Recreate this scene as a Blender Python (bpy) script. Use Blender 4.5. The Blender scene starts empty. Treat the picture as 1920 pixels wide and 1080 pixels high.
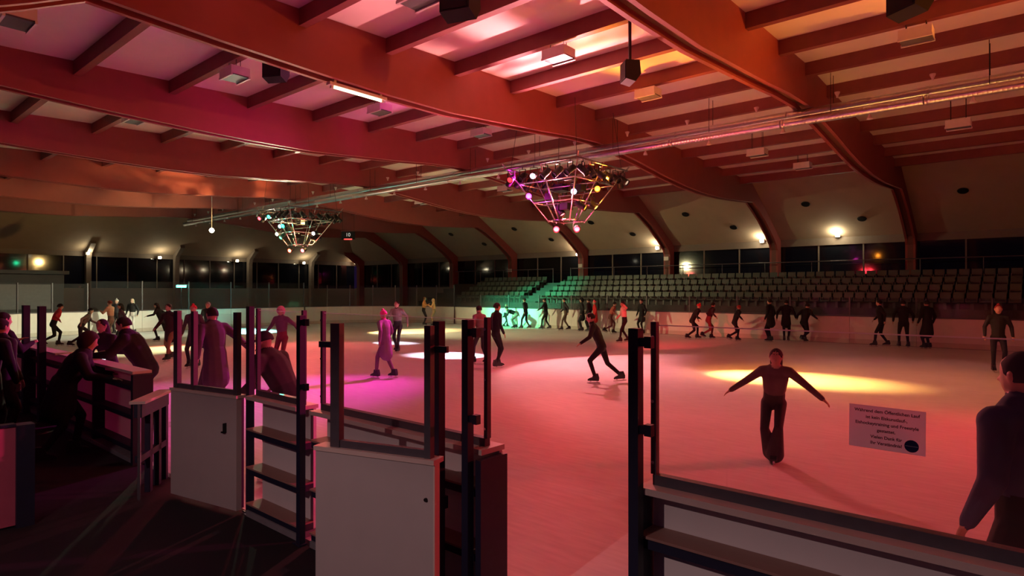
import bpy, bmesh, math, random
from mathutils import Vector, Matrix, Euler
random.seed(7)
R = math.radians
scene = bpy.context.scene
col = scene.collection

# ------------------------------------------------------------------ camera
F_PX = 1160.0; YAW = R(40.6); PIT = R(0.25); CAMH = 2.25
cam_d = bpy.data.cameras.new('camera'); cam = bpy.data.objects.new('camera', cam_d)
col.objects.link(cam); scene.camera = cam
cam_d.sensor_width = 36; cam_d.lens = F_PX*36/1920; cam_d.clip_start = 0.05; cam_d.clip_end = 400
cam.location = (0, 0, CAMH); cam.rotation_euler = (R(90)+PIT, 0, YAW)

# ------------------------------------------------------------------ world
w = bpy.data.worlds.new('night'); scene.world = w; w.use_nodes = True
w.node_tree.nodes['Background'].inputs[0].default_value = (0.16, 0.07, 0.34, 1)
w.node_tree.nodes['Background'].inputs[1].default_value = 0.05
vs = scene.view_settings
vs.view_transform = 'Standard'; vs.look = 'None'; vs.gamma = 1; vs.use_curve_mapping = False
vs.exposure = 0.0

# ------------------------------------------------------------------ pixel helpers (direction only; depth from the touched plane)
def ray(u, v):
    a = u-960; b = 540-v
    fw = F_PX*math.cos(PIT)-b*math.sin(PIT); up = b*math.cos(PIT)+F_PX*math.sin(PIT)
    return Vector((-math.sin(YAW)*fw+math.cos(YAW)*a, math.cos(YAW)*fw+math.sin(YAW)*a, up))
def atz(u, v, z=0.0):
    d = ray(u, v); t = (z-CAMH)/d.z; return Vector((d.x*t, d.y*t, z))
def atY(u, v, Y):
    d = ray(u, v); t = Y/d.y; return Vector((d.x*t, Y, CAMH+d.z*t))
def atX(u, v, X):
    d = ray(u, v); t = X/d.x; return Vector((X, d.y*t, CAMH+d.z*t))

# ------------------------------------------------------------------ materials
def mat(name, c, rough=0.6, metal=0.0, var=0.12, scale=6.0, bump=0.05, emit=None, es=0, spec=0.5):
    m = bpy.data.materials.new(name); m.use_nodes = True
    nt = m.node_tree; b = nt.nodes['Principled BSDF']
    b.inputs['Roughness'].default_value = rough; b.inputs['Metallic'].default_value = metal
    b.inputs['Specular IOR Level'].default_value = spec
    tc = nt.nodes.new('ShaderNodeTexCoord'); n = nt.nodes.new('ShaderNodeTexNoise')
    n.inputs['Scale'].default_value = scale; n.inputs['Detail'].default_value = 4
    nt.links.new(tc.outputs['Object'], n.inputs['Vector'])
    mx = nt.nodes.new('ShaderNodeMix'); mx.data_type = 'RGBA'
    mx.inputs['A'].default_value = (c[0]*(1-var), c[1]*(1-var), c[2]*(1-var), 1)
    mx.inputs['B'].default_value = (min(1, c[0]*(1+var)), min(1, c[1]*(1+var)), min(1, c[2]*(1+var)), 1)
    nt.links.new(n.outputs['Fac'], mx.inputs['Factor']); nt.links.new(mx.outputs['Result'], b.inputs['Base Color'])
    if bump:
        bp = nt.nodes.new('ShaderNodeBump'); bp.inputs['Strength'].default_value = bump
        nt.links.new(n.outputs['Fac'], bp.inputs['Height']); nt.links.new(bp.outputs['Normal'], b.inputs['Normal'])
    if emit:
        b.inputs['Emission Color'].default_value = (*emit, 1); b.inputs['Emission Strength'].default_value = es
    return m
def glass_mat(name, tint, dirt=0.04, gloss=0.06):
    m = bpy.data.materials.new(name); m.use_nodes = True; nt = m.node_tree
    for n in list(nt.nodes): nt.nodes.remove(n)
    out = nt.nodes.new('ShaderNodeOutputMaterial'); tr = nt.nodes.new('ShaderNodeBsdfTransparent')
    tr.inputs[0].default_value = (*tint, 1)
    gl = nt.nodes.new('ShaderNodeBsdfGlossy'); gl.inputs['Roughness'].default_value = 0.04
    df = nt.nodes.new('ShaderNodeBsdfDiffuse'); df.inputs[0].default_value = (.7, .7, .7, 1)
    tc = nt.nodes.new('ShaderNodeTexCoord')
    mp = nt.nodes.new('ShaderNodeMapping'); mp.inputs['Rotation'].default_value = (0, R(35), R(20)); mp.inputs['Scale'].default_value = (14, 14, .7)
    sc = nt.nodes.new('ShaderNodeTexNoise'); sc.inputs['Scale'].default_value = 4; sc.inputs['Detail'].default_value = 6
    nt.links.new(tc.outputs['Object'], mp.inputs[0]); nt.links.new(mp.outputs[0], sc.inputs['Vector'])
    rp = nt.nodes.new('ShaderNodeValToRGB'); rp.color_ramp.elements[0].position = .66; rp.color_ramp.elements[1].position = .78
    rp.color_ramp.elements[0].color = (dirt*.35,)*3+(1,); rp.color_ramp.elements[1].color = (dirt*2.0,)*3+(1,)
    nt.links.new(sc.outputs['Fac'], rp.inputs[0])
    fr = nt.nodes.new('ShaderNodeLayerWeight'); fr.inputs[0].default_value = .5
    pw = nt.nodes.new('ShaderNodeMath'); pw.operation = 'POWER'; pw.inputs[1].default_value = 5
    nt.links.new(fr.outputs['Facing'], pw.inputs[0])
    ad = nt.nodes.new('ShaderNodeMath'); ad.operation = 'MULTIPLY_ADD'; ad.inputs[1].default_value = .6; ad.inputs[2].default_value = gloss
    nt.links.new(pw.outputs[0], ad.inputs[0])
    m1 = nt.nodes.new('ShaderNodeMixShader'); m2 = nt.nodes.new('ShaderNodeMixShader')
    nt.links.new(ad.outputs[0], m1.inputs[0]); nt.links.new(tr.outputs[0], m1.inputs[1]); nt.links.new(gl.outputs[0], m1.inputs[2])
    nt.links.new(rp.outputs[0], m2.inputs[0]); nt.links.new(m1.outputs[0], m2.inputs[1]); nt.links.new(df.outputs[0], m2.inputs[2])
    nt.links.new(m2.outputs[0], out.inputs[0])
    return m
def emis(name, c, s):
    m = bpy.data.materials.new(name); m.use_nodes = True; nt = m.node_tree
    b = nt.nodes['Principled BSDF']; b.inputs['Base Color'].default_value = (.8, .8, .8, 1)
    b.inputs['Emission Color'].default_value = (*c, 1); b.inputs['Emission Strength'].default_value = s
    return m
def translucent_mat(name, c, lo=.16, hi=.34):
    m = bpy.data.materials.new(name); m.use_nodes = True; nt = m.node_tree
    b = nt.nodes['Principled BSDF']; out = nt.nodes['Material Output']
    b.inputs['Base Color'].default_value = (*c, 1); b.inputs['Roughness'].default_value = .5
    t = nt.nodes.new('ShaderNodeBsdfTranslucent'); t.inputs[0].default_value = (*c, 1)
    n = nt.nodes.new('ShaderNodeTexNoise'); n.inputs['Scale'].default_value = 3
    mr = nt.nodes.new('ShaderNodeMapRange'); mr.inputs[3].default_value = lo; mr.inputs[4].default_value = hi
    nt.links.new(n.outputs['Fac'], mr.inputs[0])
    mx = nt.nodes.new('ShaderNodeMixShader'); nt.links.new(mr.outputs[0], mx.inputs[0])
    nt.links.new(b.outputs[0], mx.inputs[1]); nt.links.new(t.outputs[0], mx.inputs[2]); nt.links.new(mx.outputs[0], out.inputs[0])
    return m

def ice_mat():
    m = bpy.data.materials.new('ice'); m.use_nodes = True; nt = m.node_tree; b = nt.nodes['Principled BSDF']
    tc = nt.nodes.new('ShaderNodeTexCoord')
    n = nt.nodes.new('ShaderNodeTexNoise'); n.inputs['Scale'].default_value = .35; n.inputs['Detail'].default_value = 6
    n2 = nt.nodes.new('ShaderNodeTexNoise'); n2.inputs['Scale'].default_value = 5; n2.inputs['Detail'].default_value = 8
    mp = nt.nodes.new('ShaderNodeMapping'); mp.inputs['Scale'].default_value = (.5, 3, 1); mp.inputs['Rotation'].default_value = (0, 0, R(12))
    nt.links.new(tc.outputs['Object'], n.inputs['Vector']); nt.links.new(tc.outputs['Object'], mp.inputs[0]); nt.links.new(mp.outputs[0], n2.inputs['Vector'])
    ad = nt.nodes.new('ShaderNodeMath'); ad.operation = 'ADD'; nt.links.new(n.outputs['Fac'], ad.inputs[0]); nt.links.new(n2.outputs['Fac'], ad.inputs[1])
    mr = nt.nodes.new('ShaderNodeMapRange'); mr.inputs[1].default_value = .7; mr.inputs[2].default_value = 1.4
    nt.links.new(ad.outputs[0], mr.inputs[0])
    mx = nt.nodes.new('ShaderNodeMix'); mx.data_type = 'RGBA'
    mx.inputs['A'].default_value = (.66, .67, .69, 1); mx.inputs['B'].default_value = (.86, .87, .88, 1)
    nt.links.new(mr.outputs[0], mx.inputs['Factor']); nt.links.new(mx.outputs['Result'], b.inputs['Base Color'])
    b.inputs['Roughness'].default_value = .5; b.inputs['Specular IOR Level'].default_value = .015
    bp = nt.nodes.new('ShaderNodeBump'); bp.inputs['Strength'].default_value = .15; nt.links.new(n2.outputs['Fac'], bp.inputs['Height']); nt.links.new(bp.outputs[0], b.inputs['Normal'])
    return m
M = dict(
 ice=ice_mat(),
 rubber=mat('rubber_floor', (.005, .005, .011), .9, var=.3, scale=30),
 concrete=mat('concrete', (.22, .22, .23), .85, var=.2, scale=8),
 deck=mat('ceiling_panel', (.86, .82, .74), .7, var=.05, scale=2),
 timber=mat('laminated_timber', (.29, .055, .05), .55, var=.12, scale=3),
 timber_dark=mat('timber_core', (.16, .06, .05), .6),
 purlin=mat('purlin_timber', (.21, .045, .042), .6, var=.15, scale=4),
 eave=mat('eave_panel', (.44, .34, .25), .8, var=.08, scale=1.5),
 wall=mat('dark_wall', (.05, .05, .055), .8, var=.2, scale=1.2),
 fascia=mat('fascia', (.20, .16, .13), .7),
 duct=mat('galvanised_duct', (.75, .76, .78), .28, 1.0, var=.08, scale=14),
 white_board=mat('white_board', (.78, .76, .72), .45, var=.06, scale=5),
 grey_panel=mat('grey_panel', (.52, .48, .45), .55, var=.06, scale=5),
 ledge=mat('brown_ledge', (.34, .20, .16), .6, var=.1),
 cap=mat('cap_rail_plastic', (.70, .58, .50), .5, var=.06),
 kick=mat('kick_plate', (.60, .56, .50), .5),
 bluesteel=mat('blue_painted_steel', (.012, .014, .040), .55, 0, var=.2, scale=20),
 greysteel=mat('grey_steel_frame', (.10, .09, .105), .5, .2, var=.2, scale=20),
 alu=mat('aluminium_tube', (.75, .75, .78), .25, 1.0),
 black=mat('black_metal', (.012, .012, .014), .5, .3),
 seat=mat('grey_green_plastic', (.075, .10, .085), .4, var=.05),
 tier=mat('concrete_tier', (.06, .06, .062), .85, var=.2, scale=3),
 lampwhite=mat('white_enamel', (.75, .72, .68), .4),
 speaker=mat('speaker_cloth', (.01, .009, .014), .8),
 plexi=glass_mat('plexiglass', (.98, .98, .985), .025, .03),
 plexi_far=glass_mat('plexiglass_far', (.93, .94, .94), .05, .02),
 window=mat('night_window', (.006, .007, .010), .06, var=.1, bump=.0, spec=.5),
 paper=translucent_mat('paper', (.88, .88, .98), .55, .62),
 ink=mat('ink', (.03, .03, .07), .7),
 logo=mat('logo_blue', (.02, .03, .14), .5),
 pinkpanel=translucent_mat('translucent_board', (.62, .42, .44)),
 skin=mat('skin', (.55, .33, .25), .5, var=.05),
 steel=mat('skate_blade', (.7, .7, .72), .25, 1.0),
 boot=mat('skate_boot', (.02, .02, .025), .45),
 bootw=mat('skate_boot_white', (.5, .5, .5), .45),
)

# ------------------------------------------------------------------ mesh builder
class MB:
    def __init__(s): s.v = []; s.f = []; s.mi = []
    def add(s, vs, fs, mi=0):
        o = len(s.v); s.v += [tuple(x) for x in vs]; s.f += [tuple(i+o for i in f) for f in fs]; s.mi += [mi]*len(fs); return s
    def box(s, x0, x1, y0, y1, z0, z1, mi=0):
        return s.add([(x0,y0,z0),(x1,y0,z0),(x1,y1,z0),(x0,y1,z0),(x0,y0,z1),(x1,y0,z1),(x1,y1,z1),(x0,y1,z1)],
                     [(0,3,2,1),(4,5,6,7),(0,1,5,4),(1,2,6,5),(2,3,7,6),(3,0,4,7)], mi)
    def obox(s, c, ax, ay, az, hx, hy, hz, mi=0):
        c = Vector(c); ax = Vector(ax).normalized()*hx; ay = Vector(ay).normalized()*hy; az = Vector(az).normalized()*hz
        vs = [c-ax-ay-az, c+ax-ay-az, c+ax+ay-az, c-ax+ay-az, c-ax-ay+az, c+ax-ay+az, c+ax+ay+az, c-ax+ay+az]
        return s.add(vs, [(0,3,2,1),(4,5,6,7),(0,1,5,4),(1,2,6,5),(2,3,7,6),(3,0,4,7)], mi)
    def bar(s, a, b, wx, wz, up=(0,0,1), mi=0):
        a = Vector(a); b = Vector(b); d = (b-a); u = Vector(up); x = d.cross(u)
        if x.length < 1e-5: x = Vector((1,0,0))
        z = x.cross(d)
        return s.obox((a+b)/2, x, d, z, wx/2, d.length/2, wz/2, mi)
    def tube(s, a, b, r, n=10, r2=None, mi=0, caps=True):
        a = Vector(a); b = Vector(b); r2 = r if r2 is None else r2; d = (b-a).normalized()
        x = d.orthogonal().normalized(); y = d.cross(x); vs = []
        for p, rr in ((a, r), (b, r2)):
            for i in range(n):
                t = 2*math.pi*i/n; vs.append(p+x*math.cos(t)*rr+y*math.sin(t)*rr)
        fs = [(i, (i+1) % n, n+(i+1) % n, n+i) for i in range(n)]
        if caps: fs += [tuple(range(n-1, -1, -1)), tuple(range(n, 2*n))]
        return s.add(vs, fs, mi)
    def lathe(s, prof, c, axis=(0,0,1), n=14, mi=0):
        c = Vector(c); d = Vector(axis).normalized(); x = d.orthogonal().normalized(); y = d.cross(x); vs = []
        for r, h in prof:
            for i in range(n):
                t = 2*math.pi*i/n; vs.append(c+d*h+x*math.cos(t)*r+y*math.sin(t)*r)
        fs = []
        for k in range(len(prof)-1):
            for i in range(n): fs.append((k*n+i, k*n+(i+1) % n, (k+1)*n+(i+1) % n, (k+1)*n+i))
        fs += [tuple(range(n-1, -1, -1)), tuple(range((len(prof)-1)*n, len(prof)*n))]
        return s.add(vs, fs, mi)
    def extrude(s, poly, x0, x1, mi=0):           # poly in (y,z), extruded along x
        n = len(poly); vs = [(x0, p[0], p[1]) for p in poly]+[(x1, p[0], p[1]) for p in poly]
        fs = [(i, (i+1) % n, n+(i+1) % n, n+i) for i in range(n)]
        return s.add(vs, fs+[tuple(range(n-1, -1, -1)), tuple(range(n, 2*n))], mi)
    def mesh(s, name, mats, smooth=False):
        me = bpy.data.meshes.new(name); me.from_pydata(s.v, [], s.f)
        for m in (mats if isinstance(mats, (list, tuple)) else [mats]): me.materials.append(m)
        me.polygons.foreach_set('material_index', s.mi)
        bm = bmesh.new(); bm.from_mesh(me); bmesh.ops.recalc_face_normals(bm, faces=bm.faces); bm.to_mesh(me); bm.free()
        if smooth: me.polygons.foreach_set('use_smooth', [True]*len(me.polygons))
        me.update(); return me
def link(name, me, parent=None, loc=(0,0,0), rot=(0,0,0)):
    o = bpy.data.objects.new(name, me); col.objects.link(o); o.location = loc; o.rotation_euler = rot
    if parent: o.parent = parent
    return o
def obj(name, mb, m, parent=None, loc=(0,0,0), rot=(0,0,0), smooth=False):
    return link(name, mb.mesh(name, m, smooth), parent, loc, rot)
def tag(o, label=None, cat=None, group=None, kind=None):
    if label: o['label'] = label
    if cat: o['category'] = cat
    if group: o['group'] = group
    if kind: o['kind'] = kind
    return o
def thing(name, label, cat, loc=(0,0,0), rz=0, group=None):
    o = bpy.data.objects.new(name, None); col.objects.link(o); o.location = loc; o.rotation_euler = (0, 0, rz)
    return tag(o, label, cat, group)
def box_mesh(name, sx, sy, sz, m): return MB().box(-sx/2, sx/2, -sy/2, sy/2, -sz/2, sz/2).mesh(name, m)
def light(kind, name, loc, color, power, parent=None, target=None, size=40, blend=.4, radius=.06):
    d = bpy.data.lights.new(name, kind); d.color = color; d.energy = power
    if kind in ('POINT', 'SPOT'): d.shadow_soft_size = radius
    if kind == 'SPOT': d.spot_size = R(size); d.spot_blend = blend
    o = bpy.data.objects.new(name, d); col.objects.link(o); o.location = loc
    if target is not None: o.rotation_euler = (Vector(target)-Vector(loc)).to_track_quat('-Z', 'Y').to_euler()
    if parent:
        o.parent = parent; o.matrix_parent_inverse = Matrix.LocRotScale(parent.location, parent.rotation_euler, None).inverted()
    return o

# ------------------------------------------------------------------ layout constants (metres)
YN, YF, XE, XR, RC = 3.1, 29.3, -37.3, 20.0, 7.0      # rink: near side, far side, left end, right end, corner radius
RIDGE = 17.85; XA = -11.6; BAY = 6.6
KS = range(-6, 4)
FX = {k: XA+BAY*k for k in KS}
XW = -52.6                                             # end wall
def deck_z(y): return 8.33-.034*abs(y-RIDGE)

# ------------------------------------------------------------------ floors
def outline(off=0.0, n=10):
    pts = []
    def arc(cx, cy, a0, a1):
        for i in range(n+1):
            a = R(a0+(a1-a0)*i/n); pts.append((cx+(RC+off)*math.cos(a), cy+(RC+off)*math.sin(a)))
    arc(XR-RC, YF-RC, 0, 90); arc(XE+RC, YF-RC, 90, 180); arc(XE+RC, YN+RC, 180, 270); arc(XR-RC, YN+RC, 270, 360)
    return pts
mb = MB(); pts = outline(.05)
mb.add([(x, y, 0) for x, y in pts]+[(x, y, -.1) for x, y in pts], [tuple(range(len(pts)))]+[(i, (i+1) % len(pts), len(pts)+(i+1) % len(pts), len(pts)+i) for i in range(len(pts))])
tag(obj('floor_ice', mb, M['ice']), 'pale ice surface of the rink lit in coloured pools', kind='structure')
tag(obj('floor', MB().box(XW, 24, -8, 40, -.30, -.05), M['concrete']), 'dark floor around the rink', kind='structure')
tag(obj('floor_walkway', MB().box(-36, 24, -7.5, 2.98, -.05, 0), M['rubber']), 'black rubber walkway in front of the boards', kind='structure')

# ------------------------------------------------------------------ roof: ceiling, panels, purlins
ceil = MB()
ys = [-2.0, RIDGE, 32.6]
ceil.extrude([(y, deck_z(y)+.05) for y in ys]+[(y, deck_z(y)+.3) for y in reversed(ys)], -47.2, 16)
ceiling = tag(obj('ceiling', ceil, M['purlin']), 'shallow timber hall roof with pale panels between purlins', kind='structure')
PUR = [RIDGE-.2+2.18*i for i in range(-9, 8)]
pl = BAY-.40
slope = math.atan(.034)
pm = box_mesh('ceiling_panel', pl, 2.12, .04, M['deck'])
um = box_mesh('purlin', pl+.05, .17, .36, M['purlin'])
gap = {}
for k in list(KS)[:-1]:
    xc = (FX[k]+FX[k+1])/2
    if xc-pl/2 < -47.3: continue
    for i, y in enumerate(PUR):
        if y > 32.4: continue
        link('purlin', um, ceiling, (xc, y, deck_z(y)-.17))
        if i+1 < len(PUR) and PUR[i+1] < 32.8:
            ym = (y+PUR[i+1])/2
            link('ceiling_panel', pm, ceiling, (xc, ym, deck_z(ym)+.02), (slope if ym < RIDGE else -slope, 0, 0))
# sloping eaves, far side and left end
mb = MB().extrude([(32.3, deck_z(32.3)+.02), (37.0, 5.15), (37.0, 5.35), (32.3, deck_z(32.3)+.3)], XW, 16)
tag(obj('ceiling_eave_far', mb, M['eave']), 'sloping eave panels above the far stand', kind='structure')
mb = MB(); mb.add([(-47.2, -2, 7.75), (-47.2, 32.4, 7.85), (XW, 37, 5.1), (XW, -2, 5.1), (-47.2, -2, 8.1), (-47.2, 32.4, 8.2), (XW, 37, 5.35), (XW, -2, 5.35)],
    [(0,1,2,3),(7,6,5,4),(0,4,5,1),(1,5,6,2),(2,6,7,3),(3,7,4,0)])
tag(obj('ceiling_eave_end', mb, M['eave']), 'sloping eave panels above the end wall', kind='structure')

# ------------------------------------------------------------------ portal frames: two side planks with a recessed core
half_b = [(17.85, 7.27), (19.4, 7.17), (21.0, 7.02), (22.8, 6.82), (24.6, 6.67), (26.4, 6.60), (28.6, 6.62), (30.6, 6.72), (32.6, 6.85), (33.4, 6.52), (34.4, 6.05), (35.5, 5.38), (36.25, 4.85), (36.42, 4.55), (36.45, 0)]
half_t = [(37.0, 0), (37.0, 5.12), (34.6, 6.55), (32.6, 7.84), (28, 7.98), (17.85, 8.34)]
def frame_poly(db=0.0):
    fb = [(y, z+(db if z > 4.6 else 0)) for y, z in half_b]
    near_b = [(16.3, 7.20), (14.7, 7.05), (13.2, 6.94), (11.0, 6.78), (9.0, 6.75), (7.4, 6.77), (5.2, 6.83), (3.1, 6.93)]+[(2*RIDGE-y, z) for y, z in half_b[9:]]
    nb = [(y, z+(db if z > 4.6 else 0)) for y, z in near_b]
    nt = [(2*RIDGE-y, z) for y, z in half_t[:-1]]
    return list(reversed(nb))+fb+half_t+list(reversed(nt))
names = {-6: 'glulam portal frame set against the end wall', -5: 'glulam portal frame next to the end wall frame', -4: 'glulam portal frame beyond the end boards, olive and orange lit',
 -3: 'glulam portal frame just beyond the farther light truss, brownish lit', -2: 'red lit glulam portal frame beside the farther light truss', -1: 'red lit glulam portal frame midway between the two light trusses',
 0: 'red lit glulam portal frame with a lit tube lamp beneath it', 1: 'deep glulam portal frame with grooved underside meeting the gilded duct', 2: 'dark glulam portal frame over the nearer end of the duct', 3: 'dark glulam portal frame nearest the rink entrance end'}
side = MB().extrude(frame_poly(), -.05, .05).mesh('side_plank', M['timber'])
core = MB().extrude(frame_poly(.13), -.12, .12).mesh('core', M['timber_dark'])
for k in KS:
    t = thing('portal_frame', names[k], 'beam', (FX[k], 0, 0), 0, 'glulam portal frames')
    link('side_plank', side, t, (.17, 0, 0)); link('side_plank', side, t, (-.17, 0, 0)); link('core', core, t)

# ------------------------------------------------------------------ far wall and end wall with night windows
far = tag(obj('wall_far', MB().box(XW, 16, 37.0, 37.25, -.2, 2.5).box(XW, 16, 37.0, 37.25, 4.75, 5.4), M['fascia']), 'far wall with a band of dark windows', kind='structure')
endw = tag(obj('wall_left', MB().box(XW-.25, XW, -2, 37.2, -.2, 2.4).box(XW-.25, XW, -2, 37.2, 4.75, 5.4), M['fascia']), 'end wall with a band of dark windows', kind='structure')
pane = box_mesh('pane', 2.14, .03, 2.3, M['window']); mull = box_mesh('mullion', .07, .09, 2.3, M['fascia'])
n = 1
for k in list(KS)[:-1]:
    wo = tag(obj('window_%d' % n, MB().box(FX[k]+.05, FX[k+1]-.05, 37.02, 37.2, 2.45, 2.55), M['fascia']), 'dark night window band between two columns', kind='structure'); n += 1
    for j in range(3):
        xx = FX[k]+BAY*(j+.5)/3; link('pane', pane, wo, (xx, 37.12, 3.65)); link('mullion', mull, wo, (FX[k]+BAY*j/3+.0, 37.1, 3.65))
for j in range(6):
    y0 = .4+6.1*j
    wo = tag(obj('window_%d' % n, MB().box(XW-.2, XW-.02, y0, y0+6, 2.35, 2.45), M['fascia']), 'dark night window band in the end wall', kind='structure'); n += 1
    for i in range(3):
        link('pane', pane, wo, (XW-.12, y0+1+2.03*i, 3.6), (0, 0, R(90))); link('mullion', mull, wo, (XW-.1, y0+2.03*i, 3.6), (0, 0, R(90)))
# end wall columns
for y in (8.0, 14.0, 20.0, 26.0, 32.0):
    mb = MB().extrude([(0, 0), (.42, 0), (.42, 4.5), (.55, 4.95), (1.5, 5.6), (1.4, 5.9), (0, 5.2)], -.16, .16)
    o = obj('wall_column', mb, M['fascia'], None, (XW+.02, y, 0), (0, 0, R(-90)))
    tag(o, 'curved column standing against the end wall windows', 'column', 'end wall columns')

# ------------------------------------------------------------------ grandstand
gs = thing('grandstand', 'long tiered stand along the far side behind the boards', 'grandstand', (0, 31.0, 0))
TY0, TD, TZ0, TH = 31.2, .82, 1.38, .35
X0s, X1s = -36.0, 12.0
for i in range(4):
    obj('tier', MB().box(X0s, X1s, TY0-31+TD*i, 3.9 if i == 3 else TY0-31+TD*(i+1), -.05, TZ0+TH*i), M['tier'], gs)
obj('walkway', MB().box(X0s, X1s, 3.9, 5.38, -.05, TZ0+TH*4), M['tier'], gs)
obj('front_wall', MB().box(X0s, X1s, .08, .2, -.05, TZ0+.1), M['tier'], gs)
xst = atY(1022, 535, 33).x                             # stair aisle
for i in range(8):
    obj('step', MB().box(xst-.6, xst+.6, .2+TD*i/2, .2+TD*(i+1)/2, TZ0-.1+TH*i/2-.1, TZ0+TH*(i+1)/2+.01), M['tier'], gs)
rail = MB()
rail.tube((X0s, 3.95, TZ0+TH*4+1.0), (xst-.8, 3.95, TZ0+TH*4+1.0), .025, 8)
rail.tube((xst+.8, 3.95, TZ0+TH*4+1.0), (X1s, 3.95, TZ0+TH*4+1.0), .025, 8)
obj('hand_rail', rail, M['greysteel'], gs)
x = X0s+.4
while x < X1s:
    if abs(x-xst) > .7: obj('rail_post', MB().tube((x, 3.95, TZ0+TH*4), (x, 3.95, TZ0+TH*4+1.0), .02, 6), M['greysteel'], gs)
    x += 2.4
for sx in (-.75, .75): obj('rail_post', MB().tube((xst+sx, 3.9, TZ0+TH*3.5), (xst+sx, 3.9, TZ0+TH*4+1.05), .025, 8), M['greysteel'], gs)
# bucket seats
sb = MB()
prof = [(-.22, .40), (-.20, .44), (0, .41), (.17, .42), (.215, .50), (.25, .72), (.265, .80), (.285, .80), (.275, .70), (.24, .47), (.18, .38), (0, .365), (-.20, .375)]
sb.extrude(prof, -.19, .19)
sb.box(-.20, -.17, -.16, .22, .40, .56).box(.17, .20, -.16, .22, .40, .56).box(-.05, .05, -.02, .06, 0, .38).box(-.12, .12, .02, .08, .0, .03)
seat_me = sb.mesh('stadium_seat', M['seat'])
rown = ['front row', 'second row', 'third row', 'back row']
def ordn(i): return '%d%s' % (i, 'th' if 10 < i % 100 < 14 else {1: 'st', 2: 'nd', 3: 'rd'}.get(i % 10, 'th'))
for i in range(4):
    for sgn, blk in ((1, 'long block'), (-1, 'dim block near end wall')):
        for j in range(1, 60):
            x = xst+sgn*(.62+.46*j)
            if x < -32 or x > 1.2: break
            o = link('stadium_seat', seat_me, None, (x, TY0+TD*i+.42, TZ0+TH*i+.002))
            tag(o, 'bucket seat, %s from stair aisle, %s, %s' % (ordn(j), rown[i], blk), 'seat', 'bucket seats on the far stand')

# ------------------------------------------------------------------ rink boards along the far side, corners and end
def boards(name, label, path, zg, glass=True, step=2.4):
    t = thing(name, label, 'boards', (path[0][0], path[0][1], 0))
    o0 = Vector((path[0][0], path[0][1], 0))
    for a, b in zip(path[:-1], path[1:]):
        a = Vector((*a, 0)); b = Vector((*b, 0)); L = (b-a).length; n = max(1, round(L/step)); d = (b-a)/n; nrm = Vector((-d.y, d.x, 0)).normalized()
        for i in range(n):
            p = a+d*i; q = a+d*(i+1); m_ = (p+q)/2-o0; dd = d.normalized(); hl = d.length/2-.006
            z = Vector((0, 0, 1))
            obj('panel', MB().obox(m_+z*.68, dd, nrm, z, hl, .03, .47), M['white_board'], t)
            obj('kick_plate', MB().obox(m_+z*.11, dd, nrm, z, hl, .035, .10), M['kick'], t)
            obj('cap_rail', MB().obox(m_+z*1.175, dd, nrm, z, hl+.005, .07, .022), M['greysteel'], t)
            if glass:
                obj('pane', MB().obox(m_+z*(1.2+(zg-1.2)/2), dd, nrm, z, hl, .008, (zg-1.2)/2), M['plexi_far'], t)
                obj('post', MB().obox(p-o0+z*(1.2+(zg-1.17)/2), dd, nrm, z, .03, .03, (zg-1.17)/2), M['greysteel'], t)
def arc(cx, cy, a0, a1, n=7):
    a0 += .9; a1 -= .9
    return [(cx+(RC+.12)*math.cos(R(a0+(a1-a0)*i/n)), cy+(RC+.12)*math.sin(R(a0+(a1-a0)*i/n))) for i in range(n+1)]
boards('rink_boards', 'white rink boards with glass in front of the far stand', [(XR-RC, YF+.12), (XE+RC, YF+.12)], 1.95)
boards('rink_boards', 'curved white corner boards between far stand and end wall', arc(XE+RC, YF-RC, 90, 180), 2.6)
boards('rink_boards', 'white end boards under tall glass in front of the end wall', [(XE-.12, YF-RC), (XE-.12, YN+RC)], 2.75)
boards('rink_boards', 'curved white corner boards joining the end boards to the walkway side', arc(XE+RC, YN+RC, 180, 270), 2.6)

# kiosk by the end wall
kp = thing('kiosk', 'low grey kiosk standing behind the end boards', 'kiosk', (-45, 8, 0))
obj('body', MB().box(-1.6, 1.6, -2.6, 2.4, -.05, 3.2), M['wall'], kp); obj('roof', MB().box(-1.8, 1.9, -2.8, 2.6, 3.2, 3.4), M['wall'], kp)
obj('shutter', MB().box(1.6, 1.64, -2.0, 1.8, 1.2, 2.6), M['concrete'], kp)

# ------------------------------------------------------------------ near boards seen from the walkway
def glass_frame(t, o0, xa, xb, y, z0=1.2, z1=2.05, posts=True, mid=True):
    """steel angle frame with a plexiglass pane; xa..xb along the board"""
    obj('glass_rail', MB().box(xa-o0.x, xb-o0.x, y-.025-o0.y, y+.025-o0.y, z0, z0+.055), M['greysteel'], t)
    for xx in (xa, xb):
        obj('glass_post', MB().box(xx-.016-o0.x, xx+.016-o0.x, y-.018-o0.y, y+.018-o0.y, z0+.055, z1+.02), M['greysteel'], t)
    pn = obj('pane', MB().box(xa+.017-o0.x, xb-.017-o0.x, y-.006-o0.y, y+.006-o0.y, z0+.056, z1), M['plexi'], t)
    obj('pane_edge', MB().box(xa+.026-o0.x, xb-.026-o0.x, y-.006-o0.y, y+.006-o0.y, z1, z1+.005), M['paper'], pn)
    for zz in (z0+.12, z0+.45, z1-.06):
        for xx in (xa, xb): obj('bolt', MB().tube((xx-o0.x, y-.018-o0.y, zz), (xx-o0.x, y-.028-o0.y, zz), .009, 8), M['alu'], pn)
    return pn
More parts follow.
